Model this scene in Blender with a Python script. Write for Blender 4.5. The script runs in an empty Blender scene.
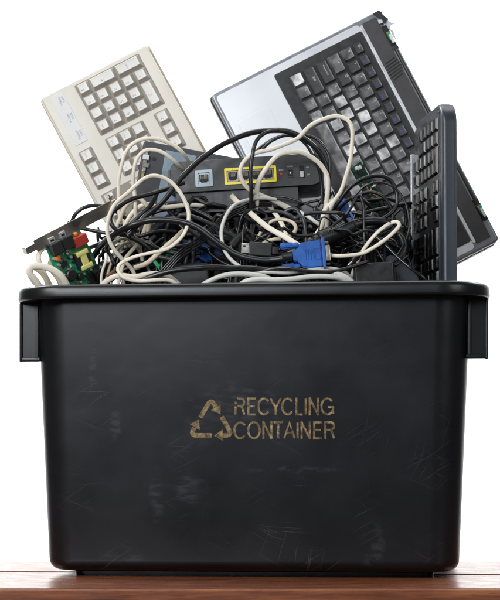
import bpy, bmesh, math, random
from mathutils import Vector, Matrix, noise as mnoise
R = math.radians
U = 0.00128            # metres per photo pixel at the front of the container
D = 1700.0             # camera distance in the same units
HZ = 475.0; H = 104.0  # eye level in the photo and above the table
sc = bpy.context.scene
col = sc.collection

def PU(px, py, Y):     # a spot seen in the photo at depth Y -> scene units
    k = (D+Y)/D
    return Vector(((px-250)*k, Y, (HZ-py)*k+H))
def P(px, py, Y): return PU(px, py, Y)*U

# ---------------------------------------------------------------- materials
def new_mat(name):
    m = bpy.data.materials.new(name); m.use_nodes = True
    nt = m.node_tree; b = nt.nodes['Principled BSDF']
    return m, nt, b
def ramp(nt, src, stops):
    r = nt.nodes.new('ShaderNodeValToRGB'); nt.links.new(src, r.inputs[0])
    while len(r.color_ramp.elements) < len(stops): r.color_ramp.elements.new(0.5)
    for e, (p, c) in zip(r.color_ramp.elements, stops):
        e.position = p; e.color = (c[0], c[1], c[2], 1) if not isinstance(c, float) else (c, c, c, 1)
    return r.outputs[0]
def nz(nt, scale, detail=4, vec=None, rough=.55):
    n = nt.nodes.new('ShaderNodeTexNoise'); n.inputs['Scale'].default_value = scale
    n.inputs['Detail'].default_value = detail; n.inputs['Roughness'].default_value = rough
    if vec is None:
        tc = nt.nodes.new('ShaderNodeTexCoord'); vec = tc.outputs['Object']
    nt.links.new(vec, n.inputs['Vector']); return n.outputs[0]
def mapping(nt, scale=(1,1,1), rot=(0,0,0), loc=(0,0,0), coord='Object'):
    tc = nt.nodes.new('ShaderNodeTexCoord'); mp = nt.nodes.new('ShaderNodeMapping')
    nt.links.new(tc.outputs[coord], mp.inputs[0])
    mp.inputs['Scale'].default_value = scale; mp.inputs['Rotation'].default_value = rot; mp.inputs['Location'].default_value = loc
    return mp.outputs[0]
def math_(nt, op, a, b=None):
    n = nt.nodes.new('ShaderNodeMath'); n.operation = op
    for i, v in enumerate((a, b)):
        if v is None: continue
        if isinstance(v, (int, float)): n.inputs[i].default_value = v
        else: nt.links.new(v, n.inputs[i])
    return n.outputs[0]
def mixc(nt, fac, a, b):
    n = nt.nodes.new('ShaderNodeMix'); n.data_type = 'RGBA'
    if isinstance(fac, (int, float)): n.inputs[0].default_value = fac
    else: nt.links.new(fac, n.inputs[0])
    for i, v in ((6, a), (7, b)):
        if isinstance(v, tuple): n.inputs[i].default_value = (*v, 1)
        else: nt.links.new(v, n.inputs[i])
    return n.outputs[2]
def bump(nt, b, h, strength=.2, dist=.0005):
    n = nt.nodes.new('ShaderNodeBump'); n.inputs['Strength'].default_value = strength; n.inputs['Distance'].default_value = dist
    nt.links.new(h, n.inputs['Height']); nt.links.new(n.outputs[0], b.inputs['Normal'])
def plain(name, c, rough=.4, metal=0., var=.15, scale=40, bmp=.15, bscale=900, spec=.5, coat=0.):
    m, nt, b = new_mat(name)
    n = nz(nt, scale)
    lo = tuple(x*(1-var) for x in c); hi = tuple(min(1, x*(1+var)) for x in c)
    nt.links.new(ramp(nt, n, [(.3, lo), (.7, hi)]), b.inputs['Base Color'])
    nt.links.new(ramp(nt, nz(nt, scale*2.3), [(.3, max(.02, rough-.08)), (.7, min(1., rough+.1))]), b.inputs['Roughness'])
    b.inputs['Metallic'].default_value = metal
    b.inputs['Specular IOR Level'].default_value = spec
    b.inputs['Coat Weight'].default_value = coat
    if bmp: bump(nt, b, nz(nt, bscale, 2), bmp, .0002)
    return m
M = {}
M['black'] = plain('black_plastic', (.012,.012,.013), .38)
M['key_black'] = plain('worn_black_key', (.003,.003,.0035), .13, spec=.32, bmp=.1)
M['router'] = plain('dark_grey_router_shell', (.014,.014,.0155), .40, bmp=.3)
M['black_gloss'] = plain('black_gloss_plastic', (.008,.008,.009), .2, bmp=.05)
M['cable_black'] = plain('black_pvc', (.008,.008,.009), .33, bmp=.05)
M['wire_black'] = plain('shiny_black_wire', (.01,.01,.011), .16, bmp=0)
M['cream'] = plain('cream_pvc', (.66,.61,.51), .45, var=.08, bmp=.05, scale=25)
M['cream2'] = plain('yellowed_pvc', (.54,.48,.37), .5, var=.1, bmp=.05, scale=25)
M['paleg'] = plain('pale_grey_pvc', (.52,.52,.49), .45, var=.06, bmp=.05)
M['beige'] = plain('beige_case', (.60,.575,.52), .5, var=.09, scale=9, bmp=.3)
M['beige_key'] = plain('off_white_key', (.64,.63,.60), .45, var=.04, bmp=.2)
M['beige_skirt'] = plain('key_well_shade', (.24,.215,.18), .6, var=.15, bmp=.2)  # shade of the key recesses painted as a darker flat colour
M['beige_side'] = plain('key_side_shade', (.40,.375,.335), .55, var=.12, bmp=.2)  # key sides darker than the tops: shade painted into the colour
M['ledp'] = plain('pale_label', (.60,.60,.60), .45, var=.03)
M['legend'] = plain('grey_legend', (.27,.27,.30), .6, bmp=0)
M['green_mark'] = plain('green_mark', (.20,.42,.28), .5, bmp=0)
M['legend_w'] = plain('white_legend', (.55,.56,.6), .5, bmp=0)
M['legend_b'] = plain('blue_legend', (.06,.12,.5), .5, bmp=0)
M['lap_edge'] = plain('grey_laptop_shell', (.24,.26,.285), .35, .5, bmp=.05)
M['deck'] = plain('dark_deck', (.022,.022,.025), .42, bmp=.3)
M['deck2'] = plain('graphite_deck', (.045,.044,.047), .5, bmp=.5)
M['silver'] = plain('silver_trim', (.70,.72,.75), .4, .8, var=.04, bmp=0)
M['steel'] = plain('steel', (.50,.48,.44), .3, 1., var=.2, scale=60)
M['bracket'] = plain('warm_bracket_steel', (.60,.56,.50), .2, 1., var=.05, scale=12, bmp=0)
M['cable_grey'] = plain('dark_grey_pvc', (.030,.031,.034), .38, bmp=.05)
M['gold'] = plain('gold_contacts', (.55,.38,.14), .35, .8)
M['pcb'] = plain('green_board', (.03,.33,.15), .35, var=.35, scale=160, bmp=.3)
M['pcb_dark'] = plain('dark_green_board', (.010,.05,.03), .35, var=.4, scale=160)
M['chip'] = plain('chip_black', (.015,.015,.016), .45)
M['red'] = plain('red_part', (.42,.035,.025), .35)
M['orange'] = plain('orange_part', (.72,.2,.03), .4)
M['yellowp'] = plain('pale_yellow_tape', (.68,.66,.22), .4)
M['white_part'] = plain('white_part', (.7,.7,.68), .4)
M['brown_part'] = plain('brown_connector', (.16,.085,.05), .45)
M['blue'] = plain('blue_plug', (.014,.095,.38), .42, var=.3, bmp=.2)
M['yellow'] = plain('yellow_frame', (.80,.66,.02), .35, var=.05)
M['port_grey'] = plain('grey_blue_frame', (.33,.41,.46), .4, var=.05)
M['port_in'] = plain('port_metal', (.24,.22,.18), .4, .5)
M['dark_hole'] = plain('port_inside', (.004,.004,.004), .7)
M['slate'] = plain('slate_plastic', (.022,.030,.042), .33, bmp=.2, scale=15)
M['slate2'] = plain('dull_slate_plastic', (.028,.036,.046), .45)
M['housing'] = plain('graphite_housing', (.045,.047,.055), .5, bmp=.4)
M['glassblue'] = plain('pale_blue_panel', (.22,.29,.35), .22, bmp=0)

# silver palm rest: brushed, slightly smudged
m, nt, b = new_mat('palm_rest_silver')
b.inputs['Metallic'].default_value = .55
nt.links.new(ramp(nt, nz(nt, 5, 1), [(.3, (.70,.72,.76)), (.7, (.78,.80,.84))]), b.inputs['Base Color'])
nt.links.new(ramp(nt, nz(nt, 14, 2), [(.3, .34), (.75, .41)]), b.inputs['Roughness'])
M['palm'] = m
# worn laptop key: greasy shine painted in as paler blotches
m, nt, b = new_mat('worn_shiny_laptop_key')
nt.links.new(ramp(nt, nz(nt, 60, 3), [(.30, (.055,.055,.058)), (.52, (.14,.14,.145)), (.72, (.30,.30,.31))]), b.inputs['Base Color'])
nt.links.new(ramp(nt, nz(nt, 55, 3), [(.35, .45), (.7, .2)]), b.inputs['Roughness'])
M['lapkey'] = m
M['lapkey_new'] = plain('laptop_key', (.048,.048,.052), .38, scale=90)
# worn key top: whitish glare painted into the base colour
m, nt, b = new_mat('rubbed_key_glare')
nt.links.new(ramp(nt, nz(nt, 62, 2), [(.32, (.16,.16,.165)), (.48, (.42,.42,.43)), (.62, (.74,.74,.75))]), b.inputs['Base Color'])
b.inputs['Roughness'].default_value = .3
M['rubbed_glare'] = m

# container plastic: scratches, smears and dust
def bin_mat():
    m, nt, b = new_mat('scuffed_black_plastic')
    def scr(rot, sx, sz, lo, hi, seed):
        tc = nt.nodes.new('ShaderNodeTexCoord')
        wob = nt.nodes.new('ShaderNodeTexNoise'); wob.inputs['Scale'].default_value = 9; nt.links.new(tc.outputs['Object'], wob.inputs['Vector'])
        ws = nt.nodes.new('ShaderNodeVectorMath'); ws.operation = 'SCALE'; ws.inputs['Scale'].default_value = .03; nt.links.new(wob.outputs['Color'], ws.inputs[0])
        ad = nt.nodes.new('ShaderNodeVectorMath'); ad.operation = 'ADD'; nt.links.new(tc.outputs['Object'], ad.inputs[0]); nt.links.new(ws.outputs[0], ad.inputs[1])
        vr = nt.nodes.new('ShaderNodeVectorRotate'); vr.rotation_type = 'Y_AXIS'; vr.inputs['Angle'].default_value = rot; nt.links.new(ad.outputs[0], vr.inputs['Vector'])
        mp = nt.nodes.new('ShaderNodeMapping'); nt.links.new(vr.outputs[0], mp.inputs[0])
        mp.inputs['Scale'].default_value = (sx, 1, sz); mp.inputs['Location'].default_value = (seed, seed*.7, seed*1.3)
        return ramp(nt, nz(nt, 1.0, 2.0, mp.outputs[0], .4), [(lo, 0.), (hi, 1.)])
    # long fine scratches in several directions, broken up by patches
    s1 = scr(R(32), 7, 420, .665, .70, 1.0)
    s2 = scr(R(-28), 9, 460, .665, .70, 4.0)
    s3 = scr(R(72), 9, 520, .67, .71, 9.0)
    s4 = scr(R(-3), 6, 650, .675, .72, 13.0)
    s = math_(nt, 'MAXIMUM', math_(nt, 'MAXIMUM', s1, s2), math_(nt, 'MAXIMUM', s3, s4))
    patch = ramp(nt, nz(nt, 14, 3), [(.49, 0.), (.72, 1.)])
    # more scratches low on the container
    tc = nt.nodes.new('ShaderNodeTexCoord'); sep = nt.nodes.new('ShaderNodeSeparateXYZ'); nt.links.new(tc.outputs['Object'], sep.inputs[0])
    low = ramp(nt, math_(nt, 'MULTIPLY', sep.outputs[2], 1/(290*U)), [(.0, 1.), (.75, .25)])
    s = math_(nt, 'MULTIPLY', math_(nt, 'MULTIPLY', s, patch), low)
    # smears: ellipses in the face plane, (x, z, rx, rz, angle)
    acc = None
    for (px, py, rx, rz, an) in ((192,488,26,15,35),(160,500,9,34,-8),(384,545,8,26,6),(378,560,12,9,-25),(205,425,16,22,20),(118,425,7,14,25),(95,360,5,40,0),(135,560,42,4,8),(300,470,60,4,3),(240,405,50,28,0)):
        mp = mapping(nt, (1/(rx*U), 0, 1/(rz*U)), (0,0,0), (-(px-254)/rx, 0, -(579-py)/rz))
        vr = nt.nodes.new('ShaderNodeVectorRotate'); vr.rotation_type = 'Y_AXIS'; vr.inputs['Angle'].default_value = R(an)
        nt.links.new(mp, vr.inputs['Vector'])
        ln = nt.nodes.new('ShaderNodeVectorMath'); ln.operation = 'LENGTH'; nt.links.new(vr.outputs[0], ln.inputs[0])
        e = ramp(nt, math_(nt, 'ADD', ln.outputs['Value'], math_(nt, 'MULTIPLY', math_(nt, 'SUBTRACT', nz(nt, 60, 5), .5), 1.5)), [(.35, 1.), (1.0, 0.)])
        acc = e if acc is None else math_(nt, 'MAXIMUM', acc, e)
    smear = math_(nt, 'MULTIPLY', acc, ramp(nt, nz(nt, 90, 5, mapping(nt, (.5,1,1.6), (0,R(35),0))), [(.44, .0), (.60, 1.)]))
    dust = ramp(nt, nz(nt, 260, 2), [(.70, 0.), (.78, 1.)])
    tot = math_(nt, 'ADD', math_(nt, 'MULTIPLY', s, .26), math_(nt, 'ADD', math_(nt, 'MULTIPLY', smear, .20), math_(nt, 'MULTIPLY', dust, .10)))
    base = ramp(nt, nz(nt, 8, 4), [(.3, (.0036,.0038,.0052)), (.7, (.0068,.0071,.0094))])
    nt.links.new(mixc(nt, math_(nt, 'MINIMUM', tot, 1.), base, (.075,.080,.098)), b.inputs['Base Color'])
    nt.links.new(ramp(nt, math_(nt, 'ADD', math_(nt, 'ADD', math_(nt, 'MULTIPLY', nz(nt, 18, 4), .45), .17), math_(nt, 'MULTIPLY', tot, .35)), [(.2, .24), (.75, .44)]), b.inputs['Roughness'])
    hb = math_(nt, 'ADD', math_(nt, 'MULTIPLY', nz(nt, 7, 3), 3.), math_(nt, 'ADD', math_(nt, 'MULTIPLY', nz(nt, 1500, 2), .10), math_(nt, 'MULTIPLY', s, -.3)))
    bump(nt, b, hb, .35, .0006)
    b.inputs['Specular IOR Level'].default_value = .40
    return m
M['bin'] = bin_mat()

# flaking gold print
m, nt, b = new_mat('flaking_gold_print')
n1 = nz(nt, 190, 7, None, .72); n2 = nz(nt, 900, 2)
cg = ramp(nt, n1, [(.36, (.014,.012,.010)), (.44, (.11,.072,.03)), (.56, (.22,.15,.065)), (.68, (.46,.36,.20))])
nt.links.new(cg, b.inputs['Base Color']); b.inputs['Roughness'].default_value = .45; b.inputs['Metallic'].default_value = .25
M['print'] = m

# varnished reddish wood
def wood(name, rot=0., k=1., rough=(.22,.38)):
    m, nt, b = new_mat(name)
    v = mapping(nt, (2.2, 30, 30), (0,0,rot))
    g = nz(nt, 3.2, 8, v, .62)
    c = ramp(nt, g, [(.28, (.055*k,.012*k,.006*k)), (.45, (.15*k,.042*k,.016*k)), (.58, (.25*k,.080*k,.029*k)), (.75, (.35*k,.130*k,.050*k))])
    por = ramp(nt, nz(nt, 9, 3, mapping(nt, (6, 190, 190), (0,0,rot))), [(.60, 0.), (.70, 1.)])
    nt.links.new(mixc(nt, math_(nt, 'MULTIPLY', por, .6), c, (.03,.008,.004)), b.inputs['Base Color'])
    nt.links.new(ramp(nt, nz(nt, 30, 5), [(.3, rough[0]), (.75, rough[1])]), b.inputs['Roughness'])
    bump(nt, b, nz(nt, 5, 4, mapping(nt, (3, 60, 60), (0,0,rot))), .08, .0006)
    return m
M['wood'] = wood('varnished_red_wood')
M['wood_edge'] = wood('worn_wood_edge', 0, 1.0, (.38,.55))
m, nt, b = new_mat('white_backdrop'); b.inputs['Roughness'].default_value = .9
nt.links.new(ramp(nt, nz(nt, .6, 2), [(.3, (.84,.84,.84)), (.7, (.87,.87,.87))]), b.inputs['Base Color'])
M['backdrop'] = m

# ---------------------------------------------------------------- objects
def tag(o, label=None, cat=None, group=None, kind=None):
    if label: o['label'] = label
    if cat: o['category'] = cat
    if group: o['group'] = group
    if kind: o['kind'] = kind
    return o
def thing(name, label, cat, mat=None, group=None):
    o = bpy.data.objects.new(name, None); col.objects.link(o); o.empty_display_size = .02
    if mat is not None: o.matrix_world = mat
    return tag(o, label, cat, group)
def build(name, bm, mats, parent=None, smooth=True, ang=35, scale=1.0, label=None, wn=True):
    if not isinstance(mats, (list, tuple)): mats = [mats]
    if scale != 1.0: bmesh.ops.scale(bm, vec=(scale,)*3, verts=bm.verts)
    me = bpy.data.meshes.new(name); 
    bmesh.ops.recalc_face_normals(bm, faces=[f for f in bm.faces if not f.tag])
    if smooth:
        for f in bm.faces: f.smooth = True
        for e in bm.edges:
            if len(e.link_faces) == 2 and e.calc_face_angle(0) > R(ang): e.smooth = False
    bm.to_mesh(me); bm.free()
    for mm in mats: me.materials.append(M[mm])
    o = bpy.data.objects.new(name, me); col.objects.link(o)
    if wn:
        w_ = o.modifiers.new('even_normals', 'WEIGHTED_NORMAL'); w_.keep_sharp = True; w_.weight = 80
    if parent is not None: o.parent = parent
    if label: o['label'] = label
    return o
def frame(O, xdir, ydir):
    x = xdir.normalized(); z = x.cross(ydir).normalized(); y = z.cross(x)
    m = Matrix.Identity(4)
    for i, a in enumerate((x, y, z)):
        for j in range(3): m[j][i] = a[j]
    m.translation = O
    return m
def merge(dst, src, mat=None, mi=None):
    me = bpy.data.meshes.new('tmp'); 
    if mat is not None: bmesh.ops.transform(src, matrix=mat, verts=src.verts)
    if mi is not None:
        for f in src.faces: f.material_index = mi
    src.to_mesh(me); src.free(); dst.from_mesh(me); bpy.data.meshes.remove(me)
def rbox(bm, x0, x1, y0, y1, z0, z1, r=0., seg=2, mi=0, mat=None):
    b = bmesh.new(); bmesh.ops.create_cube(b, size=1)
    for v in b.verts:
        v.co = Vector(((x0+x1)/2+v.co.x*(x1-x0), (y0+y1)/2+v.co.y*(y1-y0), (z0+z1)/2+v.co.z*(z1-z0)))
    if r > 0: bmesh.ops.bevel(b, geom=b.edges[:], offset=r, segments=seg, profile=.5, affect='EDGES')
    merge(bm, b, mat, mi); return bm
def slab(bm, x0, x1, y0, y1, z0, z1, rc, rz, seg=4, mi=0, mat=None):
    """plate with round corners in plan and a softened top edge"""
    loops = []
    n = seg*2
    prof = [(0, z0)] + ([(rz*(1-math.sin(a)) if False else 0, z1-rz)] if rz else [])
    for i in range(1, 4):
        a = i/3*math.pi/2; prof.append((rz*(1-math.cos(a)), z1-rz+rz*math.sin(a)))
    b = bmesh.new()
    for ins, z in prof:
        loops.append([b.verts.new((x, y, z)) for x, y in rr(x0+ins, x1-ins, y0+ins, y1-ins, max(.05, rc-ins), n)])
    skin(b, loops, True, True)
    merge(bm, b, mat, mi); return bm
def rr(x0, x1, y0, y1, r, n=6):
    pts = []
    for cx, cy, a0 in ((x1-r, y1-r, 0), (x0+r, y1-r, 90), (x0+r, y0+r, 180), (x1-r, y0+r, 270)):
        for i in range(n+1):
            a = R(a0+90*i/n); pts.append((cx+r*math.cos(a), cy+r*math.sin(a)))
    return pts
def skin(b, loops, cap0=False, cap1=False):
    for A, B in zip(loops, loops[1:]):
        n = len(A)
        for i in range(n): b.faces.new((A[i], A[(i+1)%n], B[(i+1)%n], B[i]))
    if cap0: b.faces.new(loops[0][::-1])
    if cap1: b.faces.new(loops[-1])
def cyl(bm, p0, p1, r0, r1=None, n=16, mi=0, bev=0.):
    p0 = Vector(p0); p1 = Vector(p1); r1 = r0 if r1 is None else r1
    d = (p1-p0).normalized(); a = d.orthogonal().normalized(); c = d.cross(a)
    b = bmesh.new(); L = []
    st = [(p0, r0), (p1, r1)]
    if bev: st = [(p0, r0-bev), (p0+d*bev, r0), (p1-d*bev, r1), (p1, r1-bev)]
    for p, r in st: L.append([b.verts.new(p+(a*math.cos(2*math.pi*i/n)+c*math.sin(2*math.pi*i/n))*r) for i in range(n)])
    skin(b, L, True, True); merge(bm, b, None, mi); return bm
def prism(bm, pts, z0, z1, mi=0, mat=None, bev=0.):
    b = bmesh.new()
    A = [b.verts.new((x, y, z0)) for x, y in pts]; B = [b.verts.new((x, y, z1)) for x, y in pts]
    skin(b, [A, B], True, True)
    if bev: bmesh.ops.bevel(b, geom=b.edges[:], offset=bev, segments=2, affect='EDGES')
    merge(bm, b, mat, mi); return bm
_tc = {}
def text2d(s):
    if s in _tc: return _tc[s]
    cu = bpy.data.curves.new('t', 'FONT'); cu.body = s; cu.size = 1; cu.resolution_u = 3
    o = bpy.data.objects.new('t', cu); col.objects.link(o)
    dg = bpy.context.evaluated_depsgraph_get(); dg.update()
    me = o.evaluated_get(dg).to_mesh()
    vs = [v.co.copy() for v in me.vertices]; fs = [tuple(p.vertices) for p in me.polygons]
    o.evaluated_get(dg).to_mesh_clear(); bpy.data.objects.remove(o); bpy.data.curves.remove(cu)
    xs = [v.x for v in vs] or [0]; ys = [v.y for v in vs] or [0]
    _tc[s] = (vs, fs, min(xs), max(xs), min(ys), max(ys)); return _tc[s]
def text(bm, s, cx, cy, w, h, z, mi=0, rot=0., f=None):
    """flat lettering centred at cx, cy; w or h may be None to keep proportion; f maps (x,y,z)->Vector"""
    vs, fs, x0, x1, y0, y1 = text2d(s)
    kx = (w/(x1-x0)) if w else h/.727; ky = (h/(y1-y0)) if h else kx
    if not h: h = ky
    c, q = math.cos(rot), math.sin(rot); out = []
    for v in vs:
        a = (v.x-(x0+x1)/2)*kx; b_ = (v.y-(y0+y1)/2)*ky
        p = Vector((cx+a*c-b_*q, cy+a*q+b_*c, z))
        out.append(bm.verts.new(f(p) if f else p))
    for fa in fs:
        try: ff = bm.faces.new([out[i] for i in fa]); ff.material_index = mi; ff.tag = True
        except ValueError: pass
def catmull(pts, step=2.5):
    pts = [Vector(p) for p in pts]
    Q = [pts[0]*2-pts[1]] + pts + [pts[-1]*2-pts[-2]]; out = []
    for i in range(1, len(Q)-2):
        p0, p1, p2, p3 = Q[i-1:i+3]; n = max(2, int((p2-p1).length/step))
        # centripetal-ish: uniform basis is enough for evenly traced points
        for k in range(n):
            t = k/n
            out.append(.5*((2*p1)+(p2-p0)*t+(2*p0-5*p1+4*p2-p3)*t*t+(3*p1-p0-3*p2+p3)*t**3))
    out.append(pts[-1]); return out
def sweep(bm, pts, r, flat=1., n=10, twist=0., start=0., mi=0, step=2.5, side=None, wob=0.):
    """tube along pts; flat>1 widens it to a ribbon-like cable"""
    C = catmull(pts, step); b = bmesh.new(); L = []
    if wob:
        sd = Vector((pts[0][0]*.37+11, len(C)*.71, r*5))
        C = [p+mnoise.noise_vector(Vector((i*step/26, 0, 0))+sd)*wob for i, p in enumerate(C)]
    t0 = (C[1]-C[0]).normalized(); a = None
    s = Vector(side) if side else Vector((0, -1, 0))
    for i, p in enumerate(C):
        t = (C[min(i+1, len(C)-1)]-C[max(i-1, 0)]).normalized()
        if a is None: a = (s-t*s.dot(t)); a = a.normalized() if a.length > .05 else t.orthogonal().normalized()
        else:
            # follow the curve, pulled gently back towards the side vector so ribbons do not spin away
            a = a*.97 + s*.03; a = (a-t*a.dot(t)); a = a.normalized() if a.length > 1e-3 else t.orthogonal().normalized()
        w = start+twist*i/len(C)
        aa = a*math.cos(w)+t.cross(a)*math.sin(w); bb = t.cross(aa)
        L.append([b.verts.new(p+aa*(r*math.cos(2*math.pi*k/n))+bb*(r*flat*math.sin(2*math.pi*k/n))) for k in range(n)])
    skin(b, L, True, True); merge(bm, b, None, mi); return bm
# ---------------------------------------------------------------- setting: backdrop
bm = bmesh.new()
prof = [(3.6, 4.2), (3.6, .2), (3.45, -.35), (3.0, -.65), (2.4, -.75), (1.6, -.75)]
L = [[bm.verts.new((x, y, z)) for x in (-4.5, 4.5)] for y, z in prof]
for A, B in zip(L, L[1:]): bm.faces.new((A[0], A[1], B[1], B[0]))
tag(build('backdrop', bm, 'backdrop'), 'plain white studio backdrop behind the container', None, None, 'structure')

# ---------------------------------------------------------------- table
TF = -150.; TB = 330.
tbl = thing('table', 'varnished reddish wooden table top under the black container', 'table', Matrix.Translation((0, 0, 0)))
def seamY(x): return 92 - (x/500.)*54
bm = bmesh.new()
W = 560
prism(bm, [(-W, TF+9), (W, TF+9), (W, seamY(W)), (-W, seamY(-W))], -22, 0, bev=.6)
build('board', bm, 'wood', tbl, scale=U)
bm = bmesh.new()
prism(bm, [(-W, seamY(-W)+5), (W, seamY(W)+5), (W, TB), (-W, TB)], -22, .75, bev=.3)
build('board', bm, 'wood', tbl, scale=U)
bm = bmesh.new(); rbox(bm, -W, W, TF, TF+8.4, -34, -.4, 1.6, 3)
build('front_edge', bm, 'wood_edge', tbl, scale=U)
bm = bmesh.new(); rbox(bm, -W+4, W-4, TF+14, TF+34, -90, -22.6, .6, 1); rbox(bm, -W+4, W-4, TB-34, TB-14, -90, -22.6, .6, 1)
build('apron', bm, 'wood_edge', tbl, scale=U)

# ---------------------------------------------------------------- container
CY = 165.; BX = 14.5
binM = Matrix.Translation(Vector((BX, CY, 0))*U) @ Matrix.Rotation(R(-6), 4, 'Z')
cont = thing('recycling_container', 'large scuffed black plastic container full of electronic waste, gold print on its front', 'container', binM)
HT, HB = 222.5, 211.         # half widths top / bottom
DT, DB = 158., 148.          # half depths
ZR = 281.
def yfront(z): return -(DB+(DT-DB)*(z-6)/(ZR-6))
bm = bmesh.new(); L = []
def ring(hw, hd, r, z, n=10): return [bm.verts.new((x, y, z)) for x, y in rr(-hw, hw, -hd, hd, r, n)]
def at(z): 
    t = (z-6)/(ZR-6); return HB+(HT-HB)*t, DB+(DT-DB)*t, 30+6*t
hw, hd, r = at(6)
for ins in (30, 26): L.append(ring(hw-ins, hd-ins, max(6, r-ins+8), 0 if ins == 30 else .0))
L.pop(0)
L.append(ring(hw-25, hd-25, 12, 4.5))
L.append(ring(hw-12, hd-12, r-10, 6))
for i in range(1, 7):
    a = i/6*math.pi/2; ins = 12*(1-math.sin(a)); z = 6+12*(1-math.cos(a)); hw, hd, r = at(z)
    L.append(ring(hw-ins, hd-ins, r-ins*.8, z))
for z in (40, 90, 150, 210, 260, ZR+2):
    hw, hd, r = at(z); L.append(ring(hw, hd, r, z))
# inside wall
for z in (ZR+2, 210, 90, 22):
    hw, hd, r = at(z); L.append(ring(hw-4, hd-4, r-4, z+ (.0 if z != ZR+2 else 0)))
hw, hd, r = at(14); L.append(ring(hw-14, hd-14, r-12, 12))
skin(bm, L, True, True)
build('body', bm, 'bin', cont, scale=U, ang=60)
# rim
bm = bmesh.new(); L = []
hw, hd, r = at(ZR)
for o, z in ((1.2, ZR+.5), (17, ZR+.2), (18.8, ZR+1), (19.6, ZR+2.6), (19.4, ZR+9), (18.6, ZR+12.2), (16.6, ZR+14.2), (13, ZR+15), (2, ZR+15.4), (-3, ZR+14.6), (-5.2, ZR+12), (-5.4, ZR-3), (-4.2, ZR-3.4)):
    L.append(ring(hw+o, hd+o, r+o*.85, z, 12))
skin(bm, L)
rimo = build('rim', bm, 'bin', cont, scale=U, ang=50)
# side grips
for s in (-1, 1):
    bm = bmesh.new(); x0 = HT-1.5; x1 = HT+17.5
    y0, y1 = -DT+22, -DT+104
    rbox(bm, x1-3.4, x1, y0, y1, ZR-61, ZR+1, 1.5, 3)                # outer plate
    rbox(bm, x0-3, x1-1, y0+.8, y1-.8, ZR-60.4, ZR-56, 1.2, 2)       # closed bottom
    for yy in (y0+2.4, y1-5.4): rbox(bm, x0-2, x1-1.6, yy, yy+3, ZR-58, ZR+.8, .5, 1)
    rbox(bm, x0-1, x0+1.9, y0+.6, y0+3.2, ZR-57, ZR+.8, .8, 2)
    for v in bm.verts:
        if v.co.z < ZR-40: v.co.z += (v.co.y-y0)*.16      # underside rises towards the back
        v.co.x *= s
    build('handle', bm, 'bin', cont, scale=U)
# printed words and symbol, laid on the sloping front
def onface(p, off=.25):
    z = p.y; return Vector((p.x, yfront(z)-off-p.z, z))
def facepos(px, py):   # photo spot -> point on the front face, found by casting
    o = Vector((0, -D, H)); d = PU(px, py, 0)-o
    Mi = (Matrix.Translation(Vector((BX, CY, 0))) @ Matrix.Rotation(R(-6), 4, 'Z')).inverted()
    o2 = Mi @ o; d2 = Mi.to_3x3() @ d; t = 1.
    for _ in range(20):
        p = o2+d2*t; t += (yfront(p.z)-p.y)/d2.y
    p = o2+d2*t; return p.x, p.z
def stroke(bm, pts, w, lift, closed=False):
    """flat printed stroke through photo spots pts, laid on the front face"""
    n = len(pts); L = []
    V = [Vector(p) for p in pts]
    for i in range(n):
        if closed: t = V[(i+1) % n]-V[i-1]; m_ = 1.
        elif 0 < i < n-1:
            t1 = (V[i]-V[i-1]).normalized(); t2 = (V[i+1]-V[i]).normalized(); t = t1+t2; m_ = min(1.6, 2/max(.6, t.length)) if t.length > .1 else 1
        else: t = V[min(i+1, n-1)]-V[max(i-1, 0)]; m_ = 1.
        t.normalize(); nn = Vector((-t.y, t.x))*w/2*m_
        for q in (V[i]+nn, V[i]-nn):
            fx, fz = facepos(q.x, q.y); L.append(bm.verts.new(onface(Vector((fx, fz, 0)), .2+lift)))
    for i in range(n if closed else n-1):
        j = (i+1) % n
        bm.faces.new((L[2*i], L[2*j], L[2*j+1], L[2*i+1]))
def arc(cx, cy, rx, ry, a0, a1, n=12): return [(cx+rx*math.cos(R(a0+(a1-a0)*i/n)), cy+ry*math.sin(R(a0+(a1-a0)*i/n))) for i in range(n+1)]
GL = {
 'E': [[(0,0),(0,1)], [(-.15,1),(1,1)], [(-.15,0),(1,0)], [(0,.52),(.9,.52)]],
 'C': [arc(.5,.5,.5,.5,38,322,18)],
 'Y': [[(0,1),(.5,.44),(.5,0)], [(1,1),(.5,.44)]],
 'L': [[(0,1.06),(0,0)], [(-.16,0),(1,0)]], 'I': [[(0,1),(0,0)]],
 'N': [[(0,-.06),(0,1.06)], [(1,-.06),(1,1.06)], [(0,1),(1,0)]],
 'G': [arc(.5,.5,.5,.5,40,330,18), [(.55,.46),(.98,.46),(.98,.04)]],
 'O': [arc(.5,.5,.5,.5,0,345,23)], 'T': [[(0,1),(1,1)], [(.5,1),(.5,0)]],
 'A': [[(0,0),(.5,1),(1,0)], [(.18,.34),(.82,.34)]],
 'R': [[(0,-.06),(0,1)], [(-.12,1),(.62,1)]+arc(.62,.765,.34,.235,80,-90,8)+[(0,.53)], [(.56,.53),(.74,.42),(.84,.2),(.98,0)]],
 'r': [[(0,0),(0,.42),(.03,.5)], [(.0,.66),(.02,.8)], [(.18,1),(.62,1)]+arc(.62,.765,.34,.235,80,-90,8)+[(.22,.53)], [(.56,.53),(.74,.42),(.84,.2),(.98,0)]]}
bm = bmesh.new(); lf = 0.
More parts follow.
